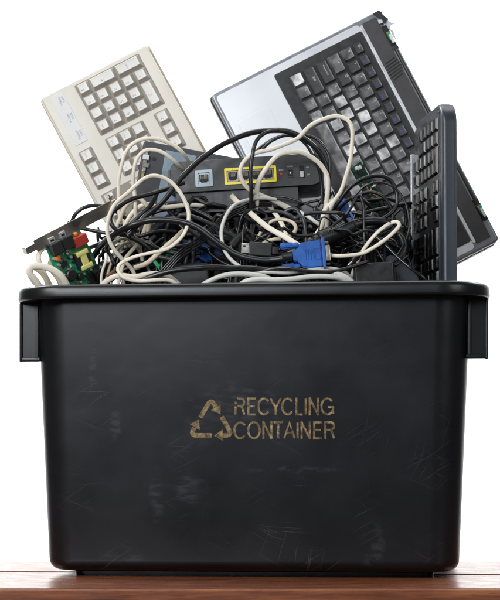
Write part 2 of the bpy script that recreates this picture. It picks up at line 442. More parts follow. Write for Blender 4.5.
for y0, y1, ls in ((398.6, 414.6, (('r',235.6,244.6),('E',248.4,255.8),('C',258.4,269.6),('Y',270.6,280.8),('C',282.2,293.2),('L',296.4,302.6),('I',305.8,305.8),('N',309.8,318),('G',321.4,333.4))),
                   (422.4, 438.4, (('C',234.4,246),('O',248.2,259.8),('N',263.4,271.4),('T',273.6,283),('A',284.2,294.8),('I',297.6,297.6),('N',301.6,309.8),('E',314.2,321.6),('R',325.4,334.4)))):
    for ch, x0, x1 in ls:
        for st in GL[ch]:
            lf += .012
            cl = ch == 'O'
            stroke(bm, [(x0+(x1-x0)*a, y1-(y1-y0)*b_) for a, b_ in st], 2.05, lf % .2, cl)
g = bmesh.ops.extrude_face_region(bm, geom=bm.faces[:])
for v in [e for e in g['geom'] if isinstance(e, bmesh.types.BMVert)]: v.co.y += 1.2
build('lettering', bm, 'print', cont, scale=U, smooth=False)
bm = bmesh.new()
for k in range(3):
    a = R(120*k); ca, sa = math.cos(a), math.sin(a); K = 1.36
    T_ = lambda x, y: (211.2+K*(x*ca-y*sa), 423.2-K*(x*sa+y*ca))
    stroke(bm, [T_(*q) for q in ((-7.9, 4.3), (-6.2, 7.3), (-4.5, 10.2), (-3.1, 12.6), (-1.8, 14.7), (-.7, 15.6), (.7, 15.6), (1.8, 14.7), (2.6, 13.4), (3.3, 12.2))], 4.5, .0)
    L = []
    for q in ((-.3, 9.7), (7.0, 13.9), (6.9, 6.4)):
        fx, fz = facepos(*T_(*q)); L.append(bm.verts.new(onface(Vector((fx, fz, 0)), .32)))
    bm.faces.new(L)
g = bmesh.ops.extrude_face_region(bm, geom=bm.faces[:])
for v in [e for e in g['geom'] if isinstance(e, bmesh.types.BMVert)]: v.co.y += 1.2
build('recycling_symbol', bm, 'print', cont, scale=U, smooth=False)
# ================================================================ things in the container
def dirPU(a, b): return (b-a)
def img_frame(o, Y0, a, Ya, b, Yb):
    """frame at photo spot o; x axis towards spot a, y axis towards spot b (both at their own depths); units of U at that depth"""
    O = PU(*o, Y0); A = PU(*a, Ya); B = PU(*b, Yb)
    m = frame(O*U, A-O, B-O); return m, (A-O).length, (B-O).length
def keycap(bm, x0, x1, y0, y1, h, ins, dish=.0, mi=0, mtop=None, r=.8, z0=0):
    b = bmesh.new()
    n = 3; i2 = ins*.85
    A = [b.verts.new((x, y, z0)) for x, y in rr(x0, x1, y0, y1, r*.6, n)]
    B = [b.verts.new((x, y, z0+h*.9)) for x, y in rr(x0+i2, x1-i2, y0+i2, y1-i2, r, n)]
    C = [b.verts.new((x, y, z0+h)) for x, y in rr(x0+ins, x1-ins, y0+ins, y1-ins, r, n)]
    Dd = [b.verts.new((x, y, z0+h-dish)) for x, y in rr(x0+ins+1.4, x1-ins-1.4, y0+ins+1.4, y1-ins-1.4, r, n)]
    skin(b, [A, B, C, Dd], True, True)
    if mtop is not None:
        for f in b.faces:
            if all(v.co.z > z0+h*.93-dish for v in f.verts): f.material_index = mtop
    merge(bm, b)

# ---------------------------------------------------------------- beige keyboard
k = (D+175)/D
m, _, _ = img_frame((41, 98), 178, (147, 47), 186, (95-200*.5*0, 205), 150)
# x axis: towards the space-bar edge; y axis currently points down the picture -> flip so z faces the viewer
O = m.translation.copy(); A = PU(147, 44, 186)-PU(41, 98, 178); B = PU(41, 101, 178)-PU(95, 205, 168)
m = frame(O, A, B)
s = U*k
kb = thing('computer_keyboard', 'off-white computer keyboard leaning out at the back left, number pad uppermost', 'keyboard', m)
Wk = 119.
bm = bmesh.new()
# case: side profile with raised back, extruded along the length
slab(bm, 0, Wk, -340, 0, -17, 0, 2.2, 1.8)
build('case', bm, 'beige', kb, scale=s)
bm = bmesh.new(); rbox(bm, -1.6, Wk+3.6, -341.6, 1.6, -22, -9, 2, 2); build('base', bm, 'cream2', kb, scale=s)
# wells behind the key groups: flat plates with recess shade in their colour
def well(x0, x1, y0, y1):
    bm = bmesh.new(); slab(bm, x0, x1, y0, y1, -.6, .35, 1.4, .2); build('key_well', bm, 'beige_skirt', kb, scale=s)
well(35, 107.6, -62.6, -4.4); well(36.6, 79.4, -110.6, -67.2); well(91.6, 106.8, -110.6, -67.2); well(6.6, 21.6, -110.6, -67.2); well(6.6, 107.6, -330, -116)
rr_ = random.Random(4)
def bkey(a0, a1, b0, b1, leg=None):
    bm = bmesh.new()
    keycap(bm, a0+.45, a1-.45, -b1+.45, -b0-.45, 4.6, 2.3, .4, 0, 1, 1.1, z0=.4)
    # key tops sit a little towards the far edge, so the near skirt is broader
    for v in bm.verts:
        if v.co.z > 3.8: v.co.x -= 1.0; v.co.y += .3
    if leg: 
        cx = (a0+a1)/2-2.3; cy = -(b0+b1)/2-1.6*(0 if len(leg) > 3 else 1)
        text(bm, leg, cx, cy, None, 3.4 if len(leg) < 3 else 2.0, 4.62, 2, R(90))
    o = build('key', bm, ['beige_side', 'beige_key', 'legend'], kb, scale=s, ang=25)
p = 14.25
def g(r, c, r2=None, c2=None, leg=''):
    r2 = r+1 if r2 is None else r2; c2 = c+1 if c2 is None else c2
    bkey(35.8+r*p, 35.8+r2*p, 5+c*p, 5+c2*p, leg)
for r, c, r2, c2, l in ((0,0,1,1,'-'),(1,0,3,1,'+'),(3,0,5,1,'Enter'),(0,1,1,2,'*'),(0,2,1,3,'/'),(0,3,1,4,'Num'),(1,1,2,2,'9'),(1,2,2,3,'8'),(1,3,2,4,'7'),
                        (2,1,3,2,'6'),(2,2,3,3,'5'),(2,3,3,4,'4'),(3,1,4,2,'3'),(3,2,4,3,'2'),(3,3,4,4,'1'),(4,1,5,2,'.'),(4,2,5,4,'0')):
    g(r, c, r2, c2, l)
nl = [['Page', 'Home', 'Ins'], ['Page', 'End', 'Del'], ['', '', '']]
for r in range(3):
    for c in range(3): bkey(37+r*14, 51+r*14, 67.6+c*14.2, 81.8+c*14.2, nl[r][c])
for c, l in enumerate(('>', 'v', '<')): bkey(92, 106.2, 67.6+c*14.2, 81.8+c*14.2, l)
for c, l in enumerate(('Pause', 'Scroll', 'Print')): bkey(7, 21.2, 67.6+c*14.2, 81.8+c*14.2, l)
mainr = [['F12','F11','F10','F9'],['<-','=','-','0'],['\\',']','[','P'],['Enter',"'",';','L'],['Shift','/','.',','],['Ctrl','','Alt','']]
for r in range(6):
    a0 = 7.2 if r == 0 else 36.6+(r-1)*14.1
    for c in range(4): bkey(a0, a0+14, 116.6+c*14.2, 130.8+c*14.2, mainr[r][c])
bm = bmesh.new(); slab(bm, 8, 21.8, -60, -4, -.4, .45, 2, .2)
for i, t in enumerate(('Num', 'Caps', 'Scroll')):
    y = -13-i*19.5
    text(bm, t, 15.5, y+2, None, 2.4, .6, 1, R(90)); text(bm, 'Lock', 18.6, y+2, None, 2.4, .6, 1, R(90))
    b2 = [bm.verts.new((13.2+dx, y-4.4+dy, .6)) for dx, dy in ((.8, .6), (2.8, .6), (1.8, 2.2))]
    f = bm.faces.new(b2); f.material_index = 2; f.tag = True
build('indicator_panel', bm, ['ledp', 'legend', 'green_mark'], kb, scale=s)

# ---------------------------------------------------------------- laptop base
Yl = 262.; k = (D+Yl)/D; s = U*k
O = PU(210, 95, Yl); A = PU(380, 8.5, Yl+4)-O; B = O-PU(327, 328, Yl-12)
m = frame(O*U, A, B)
lp = thing('laptop', 'silver and black laptop with worn keys and its screen torn off, tilted at the back', 'laptop', m)
La, Lb = 190.5, 262.
bm = bmesh.new(); slab(bm, 0, La, -Lb, 0, -19, -.2, 5, 2.6, 5); build('shell', bm, 'lap_edge', lp, scale=s)
bm = bmesh.new(); slab(bm, -1.6, La-1.5, -Lb-1, 1.6, -20, -8, 6, 2, 5); build('bottom_cover', bm, 'deck', lp, scale=s)
bm = bmesh.new(); slab(bm, 4.2, 164.5, -Lb+4, -4.2, -.4, .5, 3.5, .3); build('palm_rest', bm, 'palm', lp, scale=s)
bm = bmesh.new(); slab(bm, 65.5, 164.2, -250, -11.5, .2, 1.1, 2, .4); build('keyboard_bezel', bm, 'deck', lp, scale=s)
bm = bmesh.new(); slab(bm, 76.5, 160.5, -236, -18.4, .9, 1.2, 2, .1); build('key_tray', bm, 'chip', lp, scale=s)
bm = bmesh.new(); slab(bm, 164.6, 167.8, -253, -7, -.2, 1.2, 1, .3); build('silver_strip', bm, 'silver', lp, scale=s)
bm = bmesh.new(); slab(bm, 168.2, 183.5, -255, -5.5, -.4, .9, 1.5, .3); build('hinge_deck', bm, 'deck2', lp, scale=s)
bm = bmesh.new(); cyl(bm, (187, -42, -.6), (187, -222, -.6), 2.1, n=14, bev=.6); rbox(bm, 183.6, 190, -44, -40, -3, 1.4, .5); rbox(bm, 183.6, 190, -224, -220, -3, 1.4, .5)
build('hinge_bar', bm, 'deck', lp, scale=s)
bm = bmesh.new()
for i in range(7):
    y = -52-i*3.0; w2 = (7, 9.2, 10, 10.4, 10, 9.2, 7)[i]/1.25
    prism(bm, [(176-w2, y-1.6), (176-w2, y-.3), (176+w2, y+2.0), (176+w2, y+.7)], .8, 1.05)
build('speaker_grille', bm, 'dark_hole', lp, scale=s)
bm = bmesh.new(); slab(bm, 13, 47, -97, -37, .3, .72, 2, .15); build('touchpad', bm, 'palm', lp, scale=s)
bm = bmesh.new(); slab(bm, 5.8, 12, -96, -38, .3, .85, 1, .2); build('touchpad_buttons', bm, 'palm', lp, scale=s)
# torn hinge mounts at both ends
for y0 in (-17, -214):
    bm = bmesh.new(); rbox(bm, 184, 189.6, y0-24, y0, -4, 1.1, .6)
    build('hinge_cavity', bm, 'dark_hole', lp, scale=s)
    bm = bmesh.new()
    rbox(bm, 185.2, 189, y0-17, y0-8, .6, 2.6, .3, 1, 0); rbox(bm, 186, 188.6, y0-21, y0-11.5, 2.6, 4.4, .3, 1, 1); rbox(bm, 184.8, 186.2, y0-10.5, y0-8.5, 2.6, 3.4, .1, 1, 2)
    build('exposed_circuit', bm, ['pcb', 'white_part', 'gold'], lp, scale=s, label='torn green circuit with a white plug')
bm = bmesh.new()
r5 = random.Random(3)
for pts_, z0_, z1_, mi_ in (([(182, -2), (189, -1), (191.5, -5.5), (186, -8.5)], .5, 2.0, 1), ([(186, -7), (190.5, -6), (193, -13), (188.5, -16.5), (185, -12)], 1.6, 2.6, 1),
        ([(188, -9), (194.5, -12.5), (193, -15.5), (197.6, -21), (193.5, -20), (190, -24), (187, -18)], .2, 1.0, 0), ([(183.5, -10), (187.5, -11.5), (186.8, -15), (182.6, -14)], 2.0, 3.4, 0), ([(190.5, -22), (193, -26), (191.4, -38), (190.2, -30)], -1, 0, 0)):
    prism(bm, pts_, z0_, z1_, mi_)
build('broken_plastic', bm, ['silver', 'deck'], lp, scale=s, label='jagged torn metal and plastic at the hinge corner')
def lkey(a0, a1, b0, b1, leg=None, blue=False, worn=0, h=3.4):
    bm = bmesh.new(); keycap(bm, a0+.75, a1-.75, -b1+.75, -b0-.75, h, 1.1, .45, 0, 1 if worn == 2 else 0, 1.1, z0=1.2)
    zt = 1.2+h+.04
    if leg: text(bm, leg, (a1-4.2 if len(leg) < 4 else (a0+a1)/2+1), (-b0-5.2 if len(leg) < 3 else -(b0+b1)/2+1), None, 2.6 if len(leg) < 3 else 2.1, zt, 2, R(-90))
    if blue: text(bm, blue, a0+4, -b0-8, None, 2.3, zt, 3, R(-90))
    build('key', bm, ['lapkey' if worn else 'lapkey_new', 'rubbed_glare', 'legend_w', 'legend_b'], lp, scale=s, ang=25)
P_ = 14.1
rows = [(77.6, [('Ctrl',1),('Fn',1),('Win',1),('Alt',1),('',5),('Alt',1),('Ctrl',1),('',1),('',1),('',1)], 14),
        (91.6, [('Shift',2.15)]+[(c,1) for c in 'ZXCVBNM,./']+[('Shift',1.6)], 14),
        (105.6, [('CapsLock',1.8)]+[(c,1) for c in 'ASDFGHJKL;']+[('Enter',2.2)], 14),
        (119.6, [('Tab',1.5)]+[(c,1) for c in 'QWERTYUIOP[]']+[('\\',1.2)], 14),
        (133.6, [('~',1)]+[(c,1) for c in '1234567890-=']+[('',1.8)], 14)]
for a0, ks, hh in rows:
    b0 = 20.
    for i, (l, n) in enumerate(ks):
        w2 = P_*n
        if b0+w2 > 236: break
        worn = 0
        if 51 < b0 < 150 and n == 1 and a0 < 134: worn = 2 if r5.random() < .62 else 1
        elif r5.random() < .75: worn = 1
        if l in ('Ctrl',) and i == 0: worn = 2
        lkey(a0, a0+hh, b0, b0+w2, l, False, worn); b0 += w2
for i in range(16):
    lkey(147.8, 158.8, 20+i*13.3, 20+(i+1)*13.3, 'Esc' if i == 0 else None, False if i == 0 else 'F%d' % i if i < 13 else 'Del', 0, 3)

# ---------------------------------------------------------------- black keyboard standing on end
Y0 = 52.; k = (D+Y0)/D; s = U*k
nearT = PU(442, 101.5, Y0); farT = PU(413.5, 123.5, Y0+122)
x = nearT-farT; x.z = 0
kx = x.normalized(); up = Vector((-.004, .0, 1)); 
m = frame(farT*U, x, up)
bk = thing('computer_keyboard', 'black keyboard standing on its end at the right of the container, keys facing left', 'keyboard', m)
Wb = x.length/k
bm = bmesh.new(); slab(bm, 0, Wb, -335, 0, -12.5, -.5, 24, 4.5, 8); build('case', bm, 'slate', bk, scale=s, ang=60)
bm = bmesh.new(); slab(bm, 1, Wb-.6, -334, -1, -15.2, -9, 23, 1, 8); build('base', bm, 'slate2', bk, scale=s)
bm = bmesh.new(); slab(bm, 7, Wb-12, -320, -9, -.9, .2, 3, .4, 4); build('key_plate', bm, 'black_gloss', bk, scale=s)
bm = bmesh.new(); slab(bm, .8, 5.0, -170, -34, -.8, 4.2, 1.2, .8, 4); build('silver_strip', bm, 'silver', bk, scale=s)  # added silver strip stands in for the white reflection along this edge
pr = (Wb-22)/6.35
kq = random.Random(12)
for r in range(6):
    x0 = 8.5+(r*pr if r == 0 else r*pr+pr*.3)
    y = -14.; cidx = 0
    while cidx < 15:
        if cidx in (4, 7): y -= 4.5
        w_ = 2 if (r, cidx) in ((5, 2), (4, 7), (3, 7), (5, 7), (2, 7), (1, 12), (4, 12)) else 1
        if (r in (3, 4) and cidx in (4, 5, 6)) and (r, cidx) != (4, 5): y -= 14.6; cidx += 1; continue
        if r == 0 and cidx in (0, 1): y -= 14.6; cidx += 1; continue
        bm = bmesh.new(); keycap(bm, x0+.3, x0+pr-.3, y-14.6*w_+.35, y-.35, 2.7+kq.uniform(-.4, .5), 1.6, .5, 0, 0, 1.1, z0=.2)
        build('key', bm, ['key_black'], bk, scale=s, ang=25)
        y -= 14.6*w_; cidx += w_

# ---------------------------------------------------------------- router
Yr = 118.; k = (D+Yr)/D; s = U*k
O = PU(245.5, 175.5, Yr); m = frame(O*U, PU(320, 170.8, Yr-6)-PU(170, 180.2, Yr+6), Vector((0, 0, 1)))
rt = thing('router', 'black network router with a yellow framed row of ports and a grey framed port', 'router', m)
# local: x right, y up, z toward viewer; housing outline in x,y pulled back in depth
def loftz(outl, zs, mi=0):
    b = bmesh.new(); L = [[b.verts.new((x_*sx+ox, y_*sy, z)) for x_, y_ in outl] for z, sx, sy, ox in zs]
    skin(b, L, True, True); return b
out = rr(-76, 77, -13.5, 18.5, 9, 6)
bm = loftz(out, [(-95, .97, .6, 0), (-86, .99, .9, 0), (-40, 1.0, 1.08, 0), (-4, 1, 1, 0), (-.8, .995, .985, 0), (0, .985, .96, 0)])
build('housing', bm, 'router', rt, scale=s, ang=50)
bm = loftz([(x_-2, y_-23) for x_, y_ in rr(-70, 54, -11, 12, 4, 4)], [(-88, 1, 1, 0), (-7, 1, 1, 0), (-4, .99, .99, 0)])
build('foot', bm, 'black', rt, scale=s, ang=50)
bm = bmesh.new(); rbox(bm, -78.5, -74, -11, 11, -80, -2, 1.5, 2); build('end_cap', bm, 'housing', rt, scale=s)
def framebox(bm, x0, x1, y0, y1, t, z0, z1, mi=0, r=.5):
    b = bmesh.new()
    o1 = [b.verts.new((x_, y_, z0)) for x_, y_ in rr(x0, x1, y0, y1, 1.2, 4)]; o2 = [b.verts.new((x_, y_, z1)) for x_, y_ in rr(x0, x1, y0, y1, 1.2, 4)]
    i2 = [b.verts.new((x_, y_, z1)) for x_, y_ in rr(x0+t, x1-t, y0+t, y1-t, .5, 4)]; i1 = [b.verts.new((x_, y_, z0)) for x_, y_ in rr(x0+t, x1-t, y0+t, y1-t, .5, 4)]
    skin(b, [o1, o2, i2, i1]); merge(bm, b, None, mi)
def rj(bm, cx, cy, w_, h_):
    # metal-lined jack: stepped opening with contact wires
    framebox(bm, cx-w_/2, cx+w_/2, cy-h_/2, cy+h_/2, 1.1, 0, .75, 0)
    rbox(bm, cx-w_/2+1, cx+w_/2-1, cy-h_/2+1, cy+h_/2-1, -.2, .3, 0, 1, 1)
    rbox(bm, cx-w_*.17, cx+w_*.17, cy-h_/2+.2, cy-h_/2+2.2, .1, .62, 0, 1, 1)
    for q in (-1, 1): rbox(bm, cx+q*w_*.36-1, cx+q*w_*.36+1, cy-h_/2+.9, cy-h_/2+2.2, .28, .7, 0, 1, 0)
    for i in range(6): rbox(bm, cx-w_*.26+i*w_*.52/5-.15, cx-w_*.26+i*w_*.52/5+.15, cy-.2, cy+h_/2-1.4, .25, .5, 0, 1, 2)
bm = bmesh.new(); framebox(bm, -50.5, -33, -8.8, 8.2, 2.9, -.2, 1.3); pf = build('port_frame', bm, 'port_grey', rt, scale=s, label='grey-blue frame around the single port')
bm = bmesh.new(); rj(bm, -41.8, -.6, 11.4, 10.4); build('port', bm, ['port_grey', 'dark_hole', 'port_in'], pf, scale=s)
bm = bmesh.new(); framebox(bm, -21, 31, -8.2, 8.2, 2.3, -.2, 1.4); pf = build('port_frame', bm, 'yellow', rt, scale=s, label='yellow frame around the four ports')
for i in range(4):
    bm = bmesh.new(); rj(bm, -12.6+i*11.7, -.1, 11.2, 10.8); build('port', bm, ['port_in', 'dark_hole', 'port_in'], pf, scale=s)
bm = bmesh.new()
text(bm, 'DSL', -41.8, 6.6, None, 1.5, 1.36, 0)
for i in range(4): text(bm, str(i+1), -12.6+i*11.7, 6.9, None, 1.6, 1.45, 1)
text(bm, 'RESET', 36, 3.2, 4.6, 1.3, .08, 0); text(bm, 'POWER', 45, 6.4, 5.6, 1.3, .08, 0); text(bm, 'ON', 62.4, 4.2, None, 1.4, .08, 0); text(bm, 'OFF', 62.8, -3, None, 1.4, .08, 0)
build('printed_labels', bm, ['legend_w', 'chip'], rt, scale=s)
bm = bmesh.new(); cyl(bm, (35.6, -.8, -.2), (35.6, -.8, .5), 1.4, bev=.2); build('reset_button', bm, 'red', rt, scale=s)
bm = bmesh.new(); framebox(bm, 41.4, 48.6, -4.6, 3.8, 1, -.2, .7, 0); rbox(bm, 42.3, 47.7, -3.7, 2.9, -.2, .2, 0, 1, 1); cyl(bm, (45, -.4, 0), (45, -.4, .6), 1.9, mi=0); cyl(bm, (45, -.4, .5), (45, -.4, .9), .7, mi=2)
build('power_socket', bm, ['chip', 'dark_hole', 'steel'], rt, scale=s)
bm = bmesh.new(); rbox(bm, 54, 59, -6, 6.4, -.2, .5, .3, 1, 1); rbox(bm, 54.7, 58.3, -5.4, .8, .3, 2.2, .5, 2, 0)
build('switch', bm, ['paleg', 'dark_hole'], rt, scale=s)

# ---------------------------------------------------------------- dark slab with pale blue panel behind the router
Yd = 158.; k = (D+Yd)/D; s = U*k
O = PU(144, 140, Yd); m = frame(O*U, PU(265, 163, Yd+14)-O, O-PU(132, 225, Yd-8))
dv = thing('portable_player', 'dark grey flat device with a pale blue panel and torn metal hinge, behind the router', 'media player', m)
bm = bmesh.new(); slab(bm, 0, 126, -112, 0, -11, 0, 3, 1.6, 4); build('housing', bm, 'housing', dv, scale=s)
bm = bmesh.new(); slab(bm, 23, 54, -108, -6, -.4, .5, 1, .2, 4); build('screen', bm, 'glassblue', dv, scale=s)
bm = bmesh.new(); slab(bm, 54.6, 122, -108, -5, -.4, .8, 2, .4, 4); build('cover', bm, 'deck2', dv, scale=s)
bm = bmesh.new(); cyl(bm, (13, -17, -.3), (13, -17, .5), 2.0, bev=.3); rbox(bm, 12, 14, -17.3, -16.7, .45, .6, 0); build('screw', bm, 'chip', dv, scale=s)
bm = bmesh.new()
rbox(bm, 2.5, 6.5, -34, -12, -.3, 1.6, .3, 1, 0); rbox(bm, 1.5, 8, -20, -15, 1.2, 3, .3, 1, 1); rbox(bm, 3, 9, -27.5, -23, 1.3, 2.6, .3, 1, 0); rbox(bm, 3, 6, -42, -34, .2, 2.2, .3, 1, 2)
cyl(bm, (5, -10, 0), (5, -10, 2.5), 2.1, mi=1); cyl(bm, (5, -30, 1), (5, -30, 3), 1.5, mi=0)
build('hinge', bm, ['steel', 'silver', 'gold'], dv, scale=s)

# ---------------------------------------------------------------- expansion card
Yc = 64.; k = (D+Yc)/D; s = U*k
O = PU(30, 255, Yc); A = PU(115, 210.5, Yc+52)-O; B = O-PU(48, 316, Yc+24)
m = frame(O*U, A, B); LA = A.length/k
cd = thing('expansion_card', 'green expansion card with steel bracket and red and yellow parts, at the left rim', 'circuit card', m)
bm = bmesh.new(); rbox(bm, 9, LA, -1, 11.5, -.5, .5, .2, 1); rbox(bm, 0, 9.4, 1.5, 8.5, -.5, .5, .2, 1); rbox(bm, -2.5, .8, 1.8, 8.2, -7, .6, .4, 1)
rbox(bm, LA-1.2, LA, 0, 18, -7, .4, .2, 1); rbox(bm, LA-2, LA+5, 11, 15.5, -1.2, .2, .3, 1)
build('bracket', bm, 'bracket', cd, scale=s)
bm = bmesh.new(); prism(bm, [(15.2, -.9), (47, -.9), (50, -20), (52, -80), (20, -80), (18.5, -30), (15.2, -26)], -2.6, -1.2, bev=.15)
build('board', bm, 'pcb', cd, scale=s*1.35)
bm = bmesh.new()
for x0 in (16.5, 26.6): 
    rbox(bm, x0, x0+9.6, -8.5, .8, -1.2, 5.2, .5, 1, 0); rbox(bm, x0+1.8, x0+6.8, .6, 4.8, .3, 1.4, .2, 1, 1); rbox(bm, x0+2.8, x0+5.8, 1.6, 3.2, 1.2, 1.7, .1, 1, 2)
build('phone_socket', bm, ['chip', 'silver', 'dark_hole'], cd, scale=s*1.35)
def comp(name, mats, fn, label=None):
    bm = bmesh.new(); fn(bm); build(name, bm, mats, cd, scale=s*1.35, label=label)
comp('relay', ['red'], lambda b: rbox(b, 35.5, 48, -11, -3.5, -1.2, 5, .6, 2))
comp('transformer', ['yellowp', 'chip', 'steel'], lambda b: (rbox(b, 33, 45.5, -28, -15, -1.2, 3.6, .6, 2, 1), rbox(b, 34, 44.5, -28.8, -25.2, -1, 5, .8, 2, 0), rbox(b, 34, 44.5, -18, -14.4, -1, 5, .8, 2, 0), rbox(b, 36.5, 42, -26, -17, 3, 4.6, .5, 1, 0), rbox(b, 45.4, 46.4, -27, -16, -1, 2, .1, 1, 2)))
comp('capacitor', ['orange'], lambda b: rbox(b, 17.6, 21.6, -13.4, -9.2, -1.2, 3.6, 1.3, 3))
comp('capacitor', ['orange'], lambda b: rbox(b, 40, 42.6, -2.9, -.4, -1.2, 2.6, .9, 3))
comp('buzzer', ['chip', 'dark_hole'], lambda b: (cyl(b, (25, -28, -1.2), (25, -28, 3.6), 4.4, n=24, bev=.7), cyl(b, (25, -28, 3.5), (25, -28, 3.8), 1.0, mi=1)))
comp('coil', ['chip'], lambda b: cyl(b, (32.5, -32.5, -1.2), (32.5, -32.5, 2.6), 2.8, n=20, bev=.6))
comp('chip', ['chip', 'steel'], lambda b: (rbox(b, 22, 31, -47, -37, -1.0, 1.2, .3, 1, 0), [rbox(b, 22.6+i*1.7, 23.4+i*1.7, -48, -36, -1.2, -.2, 0, 1, 1) for i in range(5)]))
comp('chip', ['chip', 'steel'], lambda b: (rbox(b, 38, 43, -45, -35, -1.0, 1.0, .3, 1, 0), [rbox(b, 37.2, 43.8, -44.4+i*2, -43.6+i*2, -1.2, -.4, 0, 1, 1) for i in range(5)]))
comp('chip', ['chip', 'steel'], lambda b: (rbox(b, 21, 26, -20.5, -16, -1.0, 1.4, .3, 1, 0), [rbox(b, 21.8+i*1.7, 22.5+i*1.7, -21.4, -15.1, -1.2, -.2, 0, 1, 1) for i in range(3)]))
def smd(b):
    q = random.Random(8)
    spots = [(q.uniform(18, 48), q.uniform(-60, -5)) for _ in range(120)]
    for x_, y_ in spots:
        if 32 < x_ < 47 and -30 < y_ < -3 or y_ < -15-(x_-18)*0-200: continue
        a, c = (q.uniform(.5, 1.3), q.uniform(.35, .65)); 
        if q.random() < .5: a, c = c, a
        rbox(b, x_-a, x_+a, y_-c, y_+c, -1.2, -.1+q.random()*.5, 0, 1, q.choice((0, 0, 1, 2, 3, 1)))
comp('surface_components', ['chip', 'steel', 'white_part', 'brown_part'], smd)
def legs(b):
    for x_, y_ in ((17.2, -11), (19.4, -17), (29, -12), (31, -16)): cyl(b, (x_, y_, -1.2), (x_, y_, 1), 1.1, mi=0)
comp('pins', ['silver'], legs)
def silk(b):
    q = random.Random(2)
    for i, t in enumerate(('C12', 'R7', 'D3', 'U2', 'L1', 'R21', 'C9', 'Q4', 'K1', 'T1', 'C3')):
        text(b, t, q.uniform(22, 46), q.uniform(-56, -30), None, 1.8, -1.12, 0, R(q.choice((0, 90))))
comp('board_print', ['legend_w'], silk)

# ---------------------------------------------------------------- black drive rail
k = (D+130)/D; s = U*k
O = PU(110, 284, 112); m = frame(O*U, PU(190, 227, 136)-O, Vector((0, -.35, 1)))
rl = thing('drive_rail', 'long black metal drive bracket lying slantwise beside the green card', 'bracket', m)
bm = bmesh.new(); rbox(bm, -8, 104, 0, 1.4, -34, 0, .4, 1); rbox(bm, -8, 104, .2, 19, -1.4, .4, .5, 1); rbox(bm, -7.8, -6.4, .3, 18.8, -33, -.6, .3, 1)
rbox(bm, -8, 104, 18.2, 19.4, -14, .2, .4, 1); build('rail', bm, 'black_gloss', rl, scale=s)
bm = bmesh.new()
for x_, y_ in ((58, 12.5), (84, 6), (36, 6.5)): cyl(bm, (x_, y_, .3), (x_, y_, 1.1), 1.5, bev=.3)
build('screw', bm, 'silver', rl, scale=s)
bm = bmesh.new(); [rbox(bm, x_, x_+7, 3, 5.4, .3, .56, 0) for x_ in (66, 76, 44, 90)]; build('slots', bm, 'dark_hole', rl, scale=s)
bm = bmesh.new(); rbox(bm, 0, 9.5, 4, 11.5, .3, 6.5, .6, 2, 0); build('socket', bm, 'brown_part', rl, scale=s)
bm = bmesh.new(); rbox(bm, 12, 27, 5.5, 11.5, .3, 5, .4, 1, 0)
for i in range(6): rbox(bm, 13+i*2.4, 13.8+i*2.4, 9.5, 10.3, 4.5, 8, 0, 1, 1)
build('pin_header', bm, ['chip', 'steel'], rl, scale=s)

# ---------------------------------------------------------------- scraps of circuit board
def scrap(o, Y0, a, Ya, b, Yb, w_, h_, label, mat='pcb', seed=1, name='circuit_board'):
    kk = (D+Y0)/D; ss = U*kk; O = PU(*o, Y0); m = frame(O*U, PU(*a, Ya)-O, O-PU(*b, Yb))
    t = thing(name, label, 'circuit board', m)
    bm = bmesh.new(); rbox(bm, 0, w_, -h_, 0, -.9, .3, .15, 1); build('board', bm, mat, t, scale=ss)
    q = random.Random(seed); bm = bmesh.new()
    for _ in range(int(w_*h_/22)):
        x_, y_ = q.uniform(2, w_-2), -q.uniform(2, h_-2); a_, c_ = q.uniform(.6, 2.2), q.uniform(.5, 1.8)
        rbox(bm, x_-a_, x_+a_, y_-c_, y_+c_, .3, .6+q.random()*2.4, .1, 1, q.choice((0, 1, 2, 0, 3)))
    build('components', bm, ['chip', 'steel', 'white_part', 'gold'], t, scale=ss)
    bm = bmesh.new(); [rbox(bm, 1.5+i*1.6, 2.5+i*1.6, -h_+.2, -h_+4, .3, .5, 0) for i in range(int((w_-3)/1.6))]; build('contacts', bm, 'gold', t, scale=ss)
    return t
scrap((153, 262), 92, (186, 240), 104, (160, 290), 86, 36, 20, 'greenish circuit board scrap with silver parts under the front cream cable', 'pcb', 5)
scrap((351, 168), 128, (363, 159), 138, (353, 280), 118, 15, 96, 'narrow dark green circuit board standing upright in front of the laptop keys', 'pcb_dark', 6)

# ---------------------------------------------------------------- adapters and added filler boxes
def adapter(o, Y0, a, w_, h_, d_, label, mat='black', r=2.2, name='power_adapter', cat='power adapter', lab=True, tilt=.0):
    kk = (D+Y0)/D; ss = U*kk; O = PU(*o, Y0); A = PU(*a, Y0+tilt)-O
    m = frame(O*U, A, Vector((0, 0, 1))); t = thing(name, label, cat, m)
    bm = bmesh.new(); rbox(bm, 0, w_, -h_, 0, -d_, 0, r, 3); build('housing', bm, mat, t, scale=ss)
    bm = bmesh.new(); rbox(bm, .8, w_-.8, -h_*.52-.25, -h_*.52+.25, -d_+1, .12, .1, 1); build('seam', bm, 'dark_hole', t, scale=ss)
    bm = bmesh.new(); cyl(bm, (w_-.5, -h_/2, -d_/2), (w_+7, -h_/2, -d_/2), 3.4, 2.2, n=14, bev=.5); build('strain_relief', bm, 'black', t, scale=ss)
    return t
adapter((354, 263), 44, (396, 261), 40, 42, 34, 'black power adapter lying just inside the rim below the cream cable loop')
adapter((165, 264), 74, (208, 262), 44, 50, 36, 'dull black power adapter inside the rim below the half hidden blue plug', 'black', 3)
adapter((228, 262), 130, (300, 258), 70, 60, 40, 'wide black filler block added in the middle to keep the cable heap dark', 'black', 3)  # added fillers from here on: block the bright backdrop behind the cable heap
adapter((120, 262), 140, (185, 250), 66, 70, 44, 'black filler block added at the left behind the drive bracket to darken the gaps', 'black', 4)
